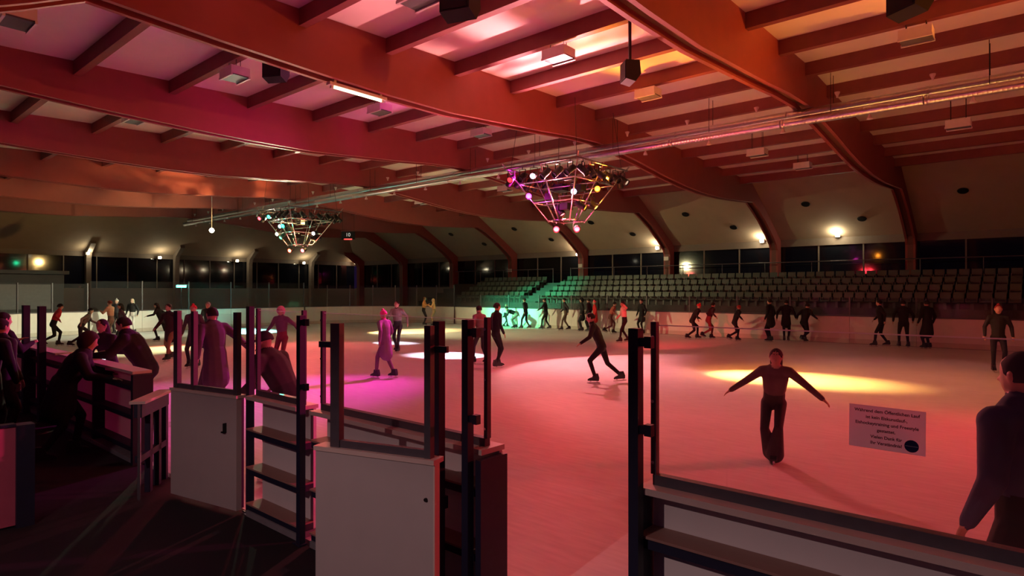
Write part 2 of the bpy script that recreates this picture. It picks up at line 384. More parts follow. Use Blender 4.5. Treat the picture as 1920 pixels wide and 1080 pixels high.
def board_section(label, xa, xb, y, rails=(.93, .5, .12), ledge=True, glass=True, panel_m='white_board', gz=2.05):
    o0 = Vector(((xa+xb)/2, y, 0)); t = thing('board_section', label, 'boards', o0)
    h = (xb-xa)/2; n = max(1, round(2*h/2.4)); s_ = 2*h/n
    for i in range(n):
        a = -h+i*s_+.004; b = a+s_-.008
        obj('panel', MB().box(a, b, .12, .15, .06, 1.16), M[panel_m], t)
        obj('cap_rail', MB().box(a-.003, b+.003, -.06, .17, 1.165, 1.2), M['cap'], t)
    for zz in rails:
        obj('rail', MB().box(-h, h, -.035, .119, zz-.06, zz), M['bluesteel'], t)
        if ledge: obj('ledge', MB().box(-h, h, -.055, .119, zz, zz+.014), M['ledge'], t)
    obj('plinth', MB().box(-h, h, -.05, .16, 0, .058), M['concrete'], t)
    m = max(1, round(2*h/2.2))
    for i in range(1, m):
        xx = -h+2*h*i/m; obj('stud', MB().box(xx-.03, xx+.03, -.03, .118, .06, 1.16), M['bluesteel'], t)
    if glass:
        k = max(1, round(2*h/2.2)); s_ = 2*h/k
        for i in range(k): glass_frame(t, o0, xa+.05+i*s_, xa+i*s_+s_-.05, y+.05, 1.2, gz)
    return t
def steel_post(label, x, y, ztop=2.06, w=.055, brackets=(), depth=.055):
    t = thing('steel_post', label, 'post', (x, y, 0), 0, 'painted posts of the rink boards')
    obj('upright', MB().box(-w/2, w/2, -depth/2, depth/2, .0, ztop), M['bluesteel'], t)
    obj('foot_plate', MB().box(-w/2-.03, w/2+.03, -depth/2-.02, depth/2+.0, 0, .012), M['bluesteel'], t)
    for z, L, dr in brackets:
        dx, dy = dr
        br = obj('bracket', MB().bar((dx*w/2*.98, dy*depth/2*.98, z), (dx*(w/2+L), dy*(depth/2+L), z), .035, .045), M['bluesteel'], t)
        obj('bracket_clip', MB().box(dx*(w/2+L)-.02, dx*(w/2+L)+.02, dy*(depth/2+L)-.02, dy*(depth/2+L)+.02, z-.03, z+.03), M['bluesteel'], br)
    return t
# section right of the opening
sec_r = board_section('long white board section with wide ledge, right of the ice opening', -1.655, 7.0, 3.02, gz=2.06)
obj('end_box', MB().box(-4.375, -4.329, -.02, .14, .03, 1.15), M['bluesteel'], sec_r)
steel_post('thick dark blue post on the side of the opening with the notice', atY(1192, 700, 2.925).x, 2.925, 2.05, .058, [(1.98, .05, (1, 0)), (1.52, .05, (1, 0))], .058)
# sections left of the opening
sec_l = board_section('white board section left of the ice opening behind the folded gate', -4.88, -2.80, 3.02, gz=2.05)
obj('end_box', MB().box(1.041, 1.09, -.12, .14, .03, 1.15), M['bluesteel'], sec_l)
steel_post('thick dark blue post left of the ice opening', -2.85, 2.88, 2.06, .056, [(1.98, .05, (1, 0)), (1.42, .05, (1, 0)), ])
steel_post('dark blue post beside the folded gate, away from the opening', -5.01, 2.96, 2.03, .06, [(1.97, .05, (1, 0)), (1.4, .05, (1, 0))])
sec_m = board_section('short board section with open steel rails between two posts', -6.045, -5.095, 3.02, rails=(.86, .48, .12), gz=2.05)
steel_post('slim dark post at the edge of the plain white gate', -6.125, 3.05, 2.09, .07)
# plain white gate panel
def gate(label, a, b, th=.06, ztop=1.19, posts=(), m='white_board', zglass=2.03, handle=True, z0=.03, cap='cap', bolts=True):
    a = Vector((*a, 0)); b = Vector((*b, 0)); d = b-a; L = d.length; rz = math.atan2(d.y, d.x)
    t = thing('gate', label, 'gate', a, rz)
    obj('panel', MB().box(0, L, 0, th, z0, ztop-.03), M[m], t)
    obj('cap_rail', MB().box(-.01, L+.012, -.012, th+.05, ztop-.03, ztop), M[cap], t)
    obj('back_frame', MB().box(.03, .09, th, th+.05, z0, ztop-.031).box(L-.09, L-.03, th, th+.05, z0, ztop-.031).box(.09, L-.09, th, th+.04, .12, .18).box(.09, L-.09, th, th+.04, .78, .86), M['bluesteel'], t)
    ps = []
    for s, w_ in posts:
        obj('glass_post', MB().box(s-w_/2, s+w_/2, .012, .062, ztop, zglass), M['greysteel'], t); ps.append(s)
    if len(ps) > 1:
        obj('glass_rail', MB().box(min(ps), max(ps), .02, .055, ztop, ztop+.05), M['greysteel'], t)
        obj('pane', MB().box(min(ps)+.02, max(ps)-.02, .03, .042, ztop+.05, zglass-.02), M['plexi'], t)
    if handle:
        obj('handle', MB().box(L-.17, L-.155, -.035, .0, .80, .9).box(L-.20, L-.155, -.035, -.02, .80, .815), M['black'], t)
    return t
pa = atz(320, 930); pb = atz(443, 964)
gate('plain white gate panel with small black latch', (pa.x, pa.y), (pb.x, pb.y), posts=((.06, .07), (.36, .05), (pb-pa).length and ((pb-pa).length-.04, .06)), m='grey_panel')
# folded gate leaf in front of the left section
ga = atz(592, 835, 1.2); gb = atz(812, 863, 1.2)
g1 = gate('white gate leaf folded open in front of the boards', (ga.x, ga.y), (gb.x, gb.y), ztop=1.2, posts=((.15, .075), ((gb-ga).length-.05, .045)), m='grey_panel', handle=False)
Lg = (gb-ga).length
obj('edge_strip', MB().box(Lg, Lg+.012, .0, .06, .03, 1.17), M['cap'], g1)
obj('bracket', MB().box(-.03, .15, .062, .09, 1.86, 1.9), M['bluesteel'], g1); obj('bracket', MB().box(Lg-.08, Lg+.06, .062, .09, 1.86, 1.9), M['bluesteel'], g1)
for zz in (.35, .95): obj('bolt', MB().tube((Lg-.05, 0, zz), (Lg-.05, -.012, zz), .012, 8), M['black'], g1)
pp = atY(823, 602, 2.77)
hpost = steel_post('dark blue hinge post of the folded gate leaf', pp.x, 2.77, 2.05, .06)
obj('hinge_arm', MB().box(-.03, .03, .0275, .055, .82, .9), M['bluesteel'], hpost)


# left end: counter-like section with glowing translucent panels
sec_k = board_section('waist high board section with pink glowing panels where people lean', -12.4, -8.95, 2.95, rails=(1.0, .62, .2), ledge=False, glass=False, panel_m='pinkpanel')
obj('end_post', MB().box(1.725, 1.80, -.08, .16, .0, 1.16), M['bluesteel'], sec_k)
gh = atz(262, 937); 
g2 = thing('gate', 'small tan topped gate leaf standing open towards the walkway', 'gate', (gh.x, gh.y, 0), math.atan2(.50, -.62))
obj('cap_rail', MB().box(-.02, .82, -.06, .10, 1.03, 1.06), M['cap'], g2); obj('apron', MB().box(.0, .80, -.02, .06, .88, 1.03), M['bluesteel'], g2)
obj('edge_strip', MB().box(-.012, .0, -.01, .02, .0, 1.03), M['alu'], g2)
for xx in (.26, .52, .74): obj('upright', MB().box(xx, xx+.07, -.01, .05, .0, .88), M['bluesteel'], g2)
obj('lower_bar', MB().box(.0, .80, -.01, .05, .40, .47), M['bluesteel'], g2)
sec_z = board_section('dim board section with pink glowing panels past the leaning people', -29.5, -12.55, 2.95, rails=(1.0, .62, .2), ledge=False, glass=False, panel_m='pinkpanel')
for i, (u, lab) in enumerate(((56, 'tall dark post next to the crowd of dark figures'), (86, 'dark post between the red jacket skater and the crowd'))):
    q = atY(u, 640, 2.9); steel_post(lab, q.x, 2.84, 1.98, .15, depth=.1)
# partition by the walkway, pink light put into its panel colour
pt = thing('partition', 'low partition tinted with pink light standing on the walkway', 'partition', (-7.45, .9, 0))
obj('panel', MB().box(-.03, .03, -1.6, .5, .02, .96), mat('pink_light_tint', (.50, .10, .17), .5), pt)
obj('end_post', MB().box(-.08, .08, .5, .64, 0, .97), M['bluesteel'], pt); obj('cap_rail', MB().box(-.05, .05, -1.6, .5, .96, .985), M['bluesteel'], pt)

# notice on the glass
tl = atY(1593, 758, 3.05); br = atY(1733, 856, 3.05)
nx, nz = (tl.x+br.x)/2, (tl.z+br.z)/2; nw, nh = .285, .185
nt_ = thing('notice', 'white printed notice stuck on the plexiglass, with blue round logo', 'notice', (nx, 3.062, nz)); nt_.rotation_euler = (0, R(.6), 0)
obj('sheet', MB().box(-nw/2, nw/2, -.0016, -.0004, -nh/2, nh/2), M['paper'], nt_)
lines = [('Während dem Öffentlichen Lauf', 0, .070, .0185), ('ist kein Eiskunstlauf-,', 0, .043, .0185), ('Eishockeytraining und Freestyle', 0, .016, .0185), ('gestattet.', 0, -.011, .0185), ('Vielen Dank für', .0, -.040, .0185), ('Ihr Verständnis!', .0, -.066, .0185)]
for tx, x, z, sz in lines:
    cu = bpy.data.curves.new('lettering', 'FONT'); cu.body = tx; cu.align_x = 'CENTER'; cu.align_y = 'CENTER'; cu.size = sz; cu.extrude = .0002; cu.offset = .0004
    to = bpy.data.objects.new('tmp_text', cu); col.objects.link(to)
    bpy.context.view_layer.update()
    me = bpy.data.meshes.new_from_object(to.evaluated_get(bpy.context.evaluated_depsgraph_get())); me.materials.clear(); me.materials.append(M['ink'])
    bpy.data.objects.remove(to)
    xs = [v.co.x for v in me.vertices]; wd = max(xs)-min(xs)
    s_ = min(1, (nw*.95)/wd)
    lo = link('lettering', me, nt_, (x, -.002, z), (R(90), 0, 0)); lo.scale = (s_, 1, 1)
lg = obj('logo', MB().tube((.093, -.0018, -.058), (.093, -.0026, -.058), .026, 24), M['logo'], nt_)
obj('logo_band', MB().box(.070, .116, -.0031, -.0027, -.0595, -.0570), M['paper'], lg)

# ------------------------------------------------------------------ ducts under the ridge
def duct(label, y, z, r, x0, x1, seam):
    t = thing('duct', label, 'duct', (0, y, z)); L = 3.3; x = x0
    n = int((x1-x0)/L)
    mb = MB(); sec = int(L/seam)
    prof = []
    for i in range(sec):
        prof += [(r, i*seam), (r, i*seam+seam*.8), (r*1.035, i*seam+seam*.88), (r, i*seam+seam*.99)]
    me = MB().lathe(prof, (0, 0, 0), (1, 0, 0), 18).mesh('duct_length', M['duct'], True)
    cl = MB().lathe([(r*1.0, 0), (r*1.08, .01), (r*1.08, .06), (r*1.0, .07)], (0, 0, 0), (1, 0, 0), 18).mesh('collar', M['duct'], True)
    noz = MB().lathe([(.025, 0), (.03, -.05), (.065, -.12), (.07, -.15), (.02, -.15)], (0, 0, 0), (0, 0, 1), 10).mesh('nozzle', M['lampwhite'], True)
    for i in range(n):
        link('duct_length', me, t, (x0+i*L, 0, 0)); link('collar', cl, t, (x0+i*L-.035, 0, 0))
        if min(abs(x0+i*L+1.2-FX[k]) for k in KS) > .3: link('strap', MB().tube((0, 0, r), (0, 0, deck_z(y)-.36-z), .008, 6).mesh('strap', M['black']), t, (x0+i*L+1.2, 0, 0))
    return t, noz
d1, noz = duct('upper galvanised spiral duct under the ridge', 18.02, 7.10, .118, -45.0, 12, .11)
d2, noz2 = duct('lower galvanised spiral duct under the ridge', 17.74, 6.83, .118, -45.0, 12, .09)
for i in range(26):
    if min(abs(-44+2.1*i-FX[k]) for k in KS) > .4: link('nozzle', noz, d1, (-44+2.1*i, -.03, .25), (R(180), 0, 0))
    link('nozzle', noz, d2, (-43.2+2.1*i, .0, -.10))

# ------------------------------------------------------------------ light trusses and their spotlights
RED = (1, .03, .045); MAG = (1, .03, .55); ORA = (1, .28, .02); YEL = (1, .55, .12); GRN = (.02, 1, .42); TEA = (.25, 1, .75); BLU = (.62, .75, 1); PNK = (1, .42, .62); WRM = (1, .83, .58)
EM = {}
def em(c, s):
    k = (c, s)
    if k not in EM: EM[k] = emis('lens_glow', c, s)
    return EM[k]
lens_dark = mat('dark_lens', (.03, .03, .035), .15)
YC = 15.95; ZT, ZB = 6.12, 4.45; HT, HB = 1.38, .42
def lerp(a, b, t): return a+(b-a)*t
can_body = MB().lathe([(.06, -.20), (.085, -.17), (.095, -.05), (.095, .13), (.105, .14), (.105, .19), (.088, .19), (.088, .14)], (0, 0, 0), (0, 0, -1), 14).mesh('housing', M['black'], True)
can_lens = MB().lathe([(.086, .140), (.086, .150), (.05, .160), (.001, .164)], (0, 0, 0), (0, 0, -1), 14)
yoke_me = MB().box(-.115, -.105, -.015, .015, -.02, .22).box(.105, .115, -.015, .015, -.02, .22).box(-.115, .115, -.015, .015, .22, .232).tube((0, 0, .232), (0, 0, .30), .012, 6).mesh('yoke', M['black'])
def can(label, loc, aim, color=None, glow=0, group='spotlights on the light trusses'):
    """loc = pivot; aim = direction of the beam"""
    t = thing('spotlight', label, 'spotlight', loc, 0, group)
    aim = Vector(aim).normalized(); q = aim.to_track_quat('-Z', 'Y')
    h = link('housing', can_body, t); h.rotation_euler = q.to_euler()
    link('lens', can_lens.mesh('lens', em(color, glow) if color else lens_dark, True), h)
    y = link('yoke', yoke_me, t); y.rotation_euler = (0, 0, math.atan2(aim.y, aim.x)+R(90))
    return t
def truss(xc, label, which, lit, top_skip=()):
    t = thing('light_truss', label, 'light truss', (xc, YC, ZB))
    def P(u, v, z):                                    # u,v in -1..1 of the square at height z
        h = lerp(HB, HT, (z-ZB)/(ZT-ZB)); return Vector((u*h, v*h, z-ZB))
    def ring(z, r, nm):
        c = [P(-1, -1, z), P(1, -1, z), P(1, 1, z), P(-1, 1, z)]
        for i in range(4): obj(nm, MB().tube(c[i], c[(i+1) % 4], r, 8), M['alu'], t, smooth=True)
    ring(ZB, .022, 'bottom_tube'); ring(lerp(ZB, ZT, .33), .02, 'lower_tube'); ring(lerp(ZB, ZT, .68), .02, 'upper_tube')
    c = [P(-1, -1, ZT), P(1, -1, ZT), P(1, 1, ZT), P(-1, 1, ZT)]
    for i in range(4): obj('top_tube', MB().tube(c[i]-Vector((0, 0, .06)), c[(i+1) % 4]-Vector((0, 0, .06)), .028, 8), M['greysteel'], t, smooth=True)
    for u, v in ((-1, -1), (1, -1), (1, 1), (-1, 1), (0, -1), (1, 0), (0, 1), (-1, 0)):
        obj('leg_tube', MB().tube(P(u, v, ZB-.05), P(u, v, ZT+.1 if abs(u*v) == 1 else ZT), .021, 8), M['alu'], t, smooth=True)
    for i, (u, v) in enumerate(((-1, -1), (1, -1), (1, 1), (-1, 1))):
        p = P(u*.9, v*.9, ZT); obj('hanging_wire', MB().tube(p, (p.x*.85, p.y*.85, 7.9-ZB), .007, 6), M['black'], t)
    for u, v, z, s in ((-.3, -.4, 5.2, .3), (.3, .3, 5.5, .28), (.2, -.3, 4.85, .3), (-.5, .4, 5.6, .34), (.5, -.5, 5.7, .3), (-.2, .0, 5.9, .4)):
        obj('dimmer_box', MB().box(u-s/2, u+s/2, v-s/2, v+s/2, z-ZB-.1, z-ZB+.1), M['black'], t)
    obj('cross_bar', MB().tube(P(-1, -.3, 5.0), P(1, -.3, 5.0), .02, 8).tube(P(-1, .3, 5.3), P(1, .3, 5.3), .02, 8).tube(P(-1, .2, 5.6), P(1, .2, 5.6), .02, 8), M['alu'], t)
    # spotlights hanging along the top tubes
    k = 0; sides = [((-1, -1), (1, -1)), ((1, -1), (1, 1)), ((1, 1), (-1, 1)), ((-1, 1), (-1, -1))]
    sn = ['walkway side', 'entrance side', 'stand side', 'end wall side']
    for si, (a, b) in enumerate(sides):
        for j in range(6):
            f = (j+.6)/6.2; p = Vector((lerp(a[0], b[0], f)*HT, lerp(a[1], b[1], f)*HT, 0))
            outv = Vector((0, -1, 0)) if si == 0 else Vector((1, 0, 0)) if si == 1 else Vector((0, 1, 0)) if si == 2 else Vector((-1, 0, 0))
            key = (si, j); aim = outv*.8+Vector((random.uniform(-.3, .3), random.uniform(-.3, .3), -.75))
            colr = None; gl = 0; lab = 'black unlit spotlight, %s on the %s of %s' % (['first', 'second', 'third', 'fourth', 'fifth', 'sixth'][j], sn[si], which)
            if key in lit:
                colr, gl, cn, aim2 = lit[key]; lab = '%s lit spotlight on the top tube, %s of %s' % (cn, sn[si], which)
                if aim2: aim = Vector(aim2)
            can(lab, (xc+p.x, YC+p.y, ZT-.39), aim, colr, gl)
    return t
T1 = truss(-11.4, 'aluminium light truss hanging above the middle of the ice, nearer one', 'the nearer truss',
  {(0, 2): (PNK, 9, 'pale pink', (0.5, -1, -.4)), (0, 0): (RED, 1.6, 'dim red', (.4, -1, -.5)), (1, 5): (WRM, .5, 'faint white', (1, 0, -.7))})
T2 = truss(-27.1, 'aluminium light truss hanging towards the end wall, farther one', 'the farther truss',
  {(0, 0): (RED, 12, 'bright red', (.6, -1, -.5)), (0, 2): (GRN, 12, 'bright green', (.6, -1, -.4))})
T3 = truss(4.3, 'aluminium light truss hanging near the entrance end of the ice', 'the entrance truss', {})
def big(label, loc, aim, color, glow): return can(label, loc, aim, color, glow, 'lamps inside the light trusses')
def rel(xc, u, v, z): h = lerp(HB, HT, max(0, (z-ZB)/(ZT-ZB))); return Vector((xc+u*h, YC+v*h, z))
def lamp(label, xc, u, v, z, target, color, glow, power, size, blend=.5, aimcam=None, omni=None, radius=.07, up=None):
    p = rel(xc, u, v, z); tg = Vector(target)
    t = big(label, p, tg-p if aimcam is None else Vector(aimcam), color, glow)
    d = (tg-p).normalized()
    if power: light('SPOT', 'beam', p+d*.3, color, power, t, tg, size, blend, radius)
    if up: light('SPOT', 'up_beam', p+Vector((0, 0, .34)), color, up[1], t, up[0], up[2], 1, .08)
    if omni: light('POINT', 'glow', p+Vector((.12, -.2, -.26)), color, omni, t, radius=.1)
    return t
TOCAM = (.55, -.8, -.25)
# nearer truss
lamp('red lit lamp at the foot of the nearer truss, walkway corner', -11.4, -.2, -1.0, 4.19, (-3.8, 5.2, 0), RED, 10, 1200, 52, 1, TOCAM, 150)
lamp('red lit lamp at the foot of the nearer truss, entrance corner', -11.4, 1.0, -.1, 4.19, (-12.3, 25.0, 0), RED, 10, 3200, 34, .9, TOCAM, 110)
lamp('magenta lit lamp inside the nearer truss', -11.4, -1.0, -.9, 5.25, (-12.6, 5.6, 0), MAG, 10, 4600, 46, .9, TOCAM, 60, up=((-17.0, 6.5, 8.0), 3200, 84))
lamp('orange lit lamp inside the nearer truss', -11.4, 1.05, .2, 5.40, (-4.3, 16.9, 0), ORA, 3, 0, 20, .6, TOCAM, 60, up=((-2.5, 11.0, 8.2), 5000, 82))
lamp('cold white lit lamp inside the nearer truss', -11.4, .8, -.7, 5.25, (-15.5, 14.9, 0), BLU, 6, 0, 14, .5, TOCAM)
lamp('clear lamp aimed at the ice between skaters', -11.4, -.8, .3, 4.95, (-15.6, 14.9, 0), (1, .72, .88), 3, 9000, 24, .6)
lamp('amber lamp aimed at the ice by the notice', -11.4, 1.05, .5, 4.95, (-5.1, 16.6, 0), (1, .48, .10), 3, 26000, 28, 1)
lamp('salmon lamp aimed at the middle of the ice', -11.4, .0, -.6, 4.75, (-8.0, 15.6, 0), (1, .30, .31), 2, 1700, 102, .2, up=((-6.5, 6.5, 8.1), 8000, 84))
lamp('wide orange lamp on the entrance side of the nearer truss', -11.4, 1.1, -.4, 4.85, (-3.0, 17.5, 0), (1, .34, .02), 3, 1500, 66, 1)
# farther truss
lamp('red lit lamp at the foot of the farther truss, walkway corner', -27.1, -.2, -1.0, 4.19, (-25.8, 9.2, 0), (1, .10, .05), 10, 7000, 30, .9, TOCAM, 70)
lamp('red lit lamp at the foot of the farther truss, entrance corner', -27.1, 1.0, -.1, 4.19, (-19.0, 11.5, 0), (1, .10, .10), 10, 2600, 90, 1, TOCAM, 60)
lamp('green lit lamp inside the farther truss', -27.1, .2, -1, 5.30, (-25.3, 29.6, .9), GRN, 5, 0, 26, .9, TOCAM, 40)
lamp('green lamp aimed at the far boards', -27.1, .4, 1.15, 4.85, (-25.2, 29.6, 1.2), GRN, 3, 22000, 26, .9)
lamp('cold white lit lamp inside the farther truss', -27.1, -.1, -1, 5.30, (-33.0, 16.4, 0), (.7, .9, 1), 8, 0, 14, .5, TOCAM)
lamp('bright blue white lit lamp on the entrance side of the farther truss', -27.1, 1.1, .4, 5.0, (-21.2, 16.9, 0), (.9, .85, 1), 14, 6000, 14, .5, TOCAM)
lamp('warm white lit lamp on the end wall side of the farther truss', -27.1, -1.1, -.9, 5.0, (-37, 9.5, .5), (.95, .95, .62), 12, 3600, 55, 1, TOCAM, up=((-21.0, 8.0, 8.1), 4200, 88))
lamp('teal lamp aimed at the ice before the end boards', -27.1, -1.1, .4, 4.85, (-33.2, 16.3, 0), TEA, 3, 24000, 32, .6)
lamp('amber lamp aimed at the ice before the far corner', -27.1, .3, 1.1, 4.85, (-26.4, 22.0, 0), (1, .62, .2), 3, 12000, 34, .6, None, 30, up=((-35.5, 10.5, 8.0), 3800, 84))
lamp('green lamp aimed at the ice before the kicking skater', -27.1, -.5, -1.1, 4.85, (-25.6, 8.9, 0), (.1, 1, .45), 3, 6000, 26, .9)
lamp('pale lamp on the stand side of the farther truss', -27.1, .6, .9, 4.75, (-22, 28.0, .4), (.95, .84, .42), 3, 3400, 90, 1)
# entrance truss
lamp('red lamp at the foot of the entrance truss', 4.3, -.2, -1, 4.15, (-3.0, 8.5, 0), RED, 8, 2100, 80, 1, None, 110)
lamp('orange lamp inside the entrance truss', 4.3, -1.1, .2, 5.0, (-1.5, 19.0, 0), ORA, 4, 0, 60, 1, None, 90, up=((-3.0, 11.0, 8.2), 2800, 84))
lamp('magenta lamp inside the entrance truss', 4.3, -1.1, -.8, 5.0, (-7.6, .6, .6), (1, .05, .3), 4, 5200, 14, 1, None, 50)

# ------------------------------------------------------------------ lamps, speakers and fittings under the roof
def under_purlin(u, v, z):
    c = [atY(u, v, y) for y in PUR if y < 32.4]; c = [q for q in c if 6.3 < q.z < deck_z(q.y)-.62]
    return min(c, key=lambda q: abs(q.z-z)) if c else atz(u, v, z)
def hall_lamp(u, v, z, label):
    p = under_purlin(u, v, z); z = p.z; t = thing('hall_lamp', label, 'lamp', p, 0, 'unlit white box lamps under the roof')
    obj('housing', MB().box(-.30, .30, -.22, .22, .03, .22), M['lampwhite'], t)
    obj('reflector', MB().box(-.31, .31, -.23, -.19, -.02, .03), M['lampwhite'], t); obj('reflector', MB().box(-.31, .31, .19, .23, -.02, .03), M['lampwhite'], t)
    obj('grille', MB().box(-.29, .29, -.19, .19, .005, .03), M['greysteel'], t)
    dz = deck_z(p.y)-z-.352
    for x in (-.18, .18):
        for y in (-.05, .05): obj('rod', MB().tube((x, y, .22), (x, y, dz), .008, 6), M['black'], t)
ll = [(1047, 112, 7.25, 'above the nearer light truss'), (712, 212, 7.25, 'beyond the lit tube lamp'), (902, 255, 7.25, 'by the ridge between two red frames'), (1215, 183, 7.25, 'before the entrance side of the ridge'),
 (440, 148, 7.25, 'next to the dark hanging loudspeaker'), (785, 4, 7.25, 'over the walkway side of the ice'), (1718, 76, 7.25, 'in the orange lit bay'), (1797, 240, 6.95, 'beyond the gilded duct'),
 (1420, 292, 6.95, 'beyond the duct in the red lit bay'), (1505, 316, 7.0, 'close to the far eave'), (250, 229, 7.25, 'between two red frames near the end wall'), (790, 382, 7.0, 'behind the farther truss, stand side'), (947, 358, 7.0, 'behind the nearer truss'), (30, 45, 7.25, 'in the purple bay over the walkway')]
for u, v, z, l in ll: hall_lamp(u, v, z, 'unlit white box lamp on rods '+l)
def speaker(u, v, z, label, s=1.0, rz=0):
    p = under_purlin(u, v, z); z = p.z; t = thing('loudspeaker', label, 'speaker', p, R(rz), 'black loudspeakers under the roof')
    obj('cabinet', MB().extrude([(-.2*s, -.25*s), (.08*s, -.32*s), (.24*s, -.1*s), (.2*s, .28*s), (-.2*s, .28*s)], -.25*s, .25*s), M['speaker'], t)
    obj('grille', MB().obox((0, -.205*s, .015*s), (1, 0, 0), (0, 1, 0), (0, 0, 1), .21*s, .006, .24*s), M['black'], t)
    obj('bracket', MB().bar((0, 0, .28*s), (0, 0, deck_z(p.y)-z-.352), .05, .05, (0, 1, 0)), M['black'], t)
speaker(517, 130, 7.2, 'black wedge loudspeaker under the frame with the lit tube', .85, 30)
speaker(1181, 136, 7.35, 'black loudspeaker hung before the ridge', .72, -40)
speaker(862, -2, 7.3, 'black loudspeaker over the walkway side', 1.0, 20)
speaker(1705, -6, 7.4, 'large black loudspeaker in the orange lit bay', .95, -30)
# lit tube lamp under a frame
a = atX(622, 148, XA); b = atX(712, 180, XA)
tl_ = thing('tube_lamp', 'lit fluorescent tube lamp under the red frame', 'lamp', (XA+.05, (a.y+b.y)/2, 6.61))
Lh = (b.y-a.y)/2
obj('batten', MB().box(-.07, .07, -Lh-.12, Lh+.12, .035, .10).box(-.04, .04, -Lh, -Lh+.06, .10, .29).box(-.04, .04, Lh-.06, Lh, .10, .29), M['lampwhite'], tl_)
obj('tube', MB().tube((0, -Lh, .01), (0, Lh, .01), .024, 10), em((1, .78, .42), 7), tl_); obj('end_cap', MB().box(-.03, .03, -Lh-.06, -Lh, -.02, .04).box(-.03, .03, Lh, Lh+.06, -.02, .04), M['lampwhite'], tl_)
# pendant globe
pg = atX(397, 432, -33.5)
pe = thing('pendant_lamp', 'small lit globe lamp hanging on a long rod', 'lamp', pg)
obj('globe', MB().lathe([(.005, -.14), (.09, -.10), (.14, 0), (.09, .10), (.04, .13)], (0, 0, 0), n=14), em((1, .92, .7), 6), pe, smooth=True); obj('rod', MB().tube((0, 0, .13), (0, 0, deck_z(pg.y)-pg.z), .018, 6), M['lampwhite'], pe)
# scoreboard
sp = atX(653, 440, -36.0)
sc = thing('scoreboard', 'small black scoreboard with red bar hanging behind the farther truss', 'scoreboard', sp, R(40))
obj('case', MB().box(-.45, .45, -.06, .06, -.32, .22), M['black'], sc); obj('red_bar', MB().box(-.28, .28, -.08, -.061, -.36, -.28), em(RED, 1.2), sc)
obj('top_bar', MB().box(-.5, .55, -.05, .05, .22, .27), M['timber'], sc); obj('hanger', MB().tube((-.4, 0, .27), (-.4, 0, deck_z(sp.y)-sp.z), .012, 6).tube((.4, 0, .27), (.4, 0, deck_z(sp.y)-sp.z), .012, 6), M['black'], sc)
cu = bpy.data.curves.new('digits', 'FONT'); cu.body = '10'; cu.align_x = 'CENTER'; cu.align_y = 'CENTER'; cu.size = .34; cu.extrude = .004
to = bpy.data.objects.new('tmp_text', cu); col.objects.link(to); bpy.context.view_layer.update()
me = bpy.data.meshes.new_from_object(to.evaluated_get(bpy.context.evaluated_depsgraph_get())); me.materials.clear(); me.materials.append(em((.7, .7, .7), .5)); bpy.data.objects.remove(to)
link('digits', me, sc, (0, -.066, -.02), (R(90), 0, 0))
# bulkhead lamps under the eaves
def wall_lamp(p, label, power, c=(1, .86, .55), out=(0, -1, 0)):
    o = Vector(out); t = thing('wall_lamp', label, 'lamp', p, math.atan2(o.y, o.x)+R(90), 'lit lamps under the eaves')
    obj('backplate', MB().box(-.12, .12, .05, .12, -.10, .10), M['lampwhite'], t)
    obj('globe', MB().lathe([(.005, -.11), (.07, -.09), (.10, 0), (.07, .09), (.005, .11)], (0, -.05, 0), n=12), em(c, 14), t, smooth=True)
    light('POINT', 'glow', Vector(p)+o*.35+Vector((0, 0, .03)), c, power, t, radius=.1)
for u, v, l in ((1083, 477, 'lit lamp under the far eave by the column nearest the stair aisle'), (1232, 465, 'lit lamp under the far eave, second column from the stair aisle'), (1428, 452, 'lit lamp under the far eave, third column from the stair aisle'), (1570, 441, 'brightest lit lamp under the far eave, between two columns')):
    wall_lamp(atY(u, v, 36.75), l, 62 if u > 1500 else 44)
for i, (u, v) in enumerate(((165, 475), (300, 483), (445, 489), (570, 493), (667, 491))):
    p = atX(u, v, XW+.55); p.z = min(p.z, 5.0)
    wall_lamp(p, 'lit lamp on the end wall, %s from the kiosk' % ['first', 'second', 'third', 'fourth', 'fifth'][i], 30, out=(1, 0, 0))
# emergency signs
for k, v, l in ((-3, 506, 'third'), (-2, 501, 'fourth'), (-1, 494, 'fifth')):
    q = atY(1000, v, 36.40); o = obj('exit_sign', MB().box(-.16, .16, -.05, .05, -.12, .12), M['lampwhite'], None, (FX[k], 36.375, q.z))
    tag(o, 'small pale sign box on the %s column from the end wall' % l, 'sign', 'pale sign boxes')
p = atX(340, 537, XE-.45)
t = thing('emergency_lamp', 'teal glowing emergency lamp behind the end glass', 'lamp', p); obj('diffuser', MB().box(-.08, .08, -.25, .25, -.06, .06), em((.1, 1, .8), 8), t); obj('housing', MB().box(-.1, .1, -.28, .28, .06, .12), M['lampwhite'], t); obj('stand', MB().tube((0, 0, -p.z-.05), (0, 0, -.06), .02, 6), M['greysteel'], t)
# dark round vents on the far eave
for k in range(-4, 2):
    for j, (fx, yy) in enumerate(((.35, 34.2), (.7, 35.6))):
        x = FX[k]+BAY*fx; z = deck_z(32.3)+.02+(yy-32.3)/(37-32.3)*(5.15-deck_z(32.3)-.02)
        o = obj('eave_vent', MB().lathe([(.20, -.07), (.22, -.04), (.16, .0), (.16, .02)], (0, 0, 0), (0, .5, .87), 14), M['black'], None, (x, yy, z))
        tag(o, 'dark round vent, %s, %s far eave bay from the end wall' % ('upper one' if j == 0 else 'lower one', ['third', 'fourth', 'fifth', 'sixth', 'seventh', 'eighth'][k+4]), 'vent', 'round vents on the far eave')
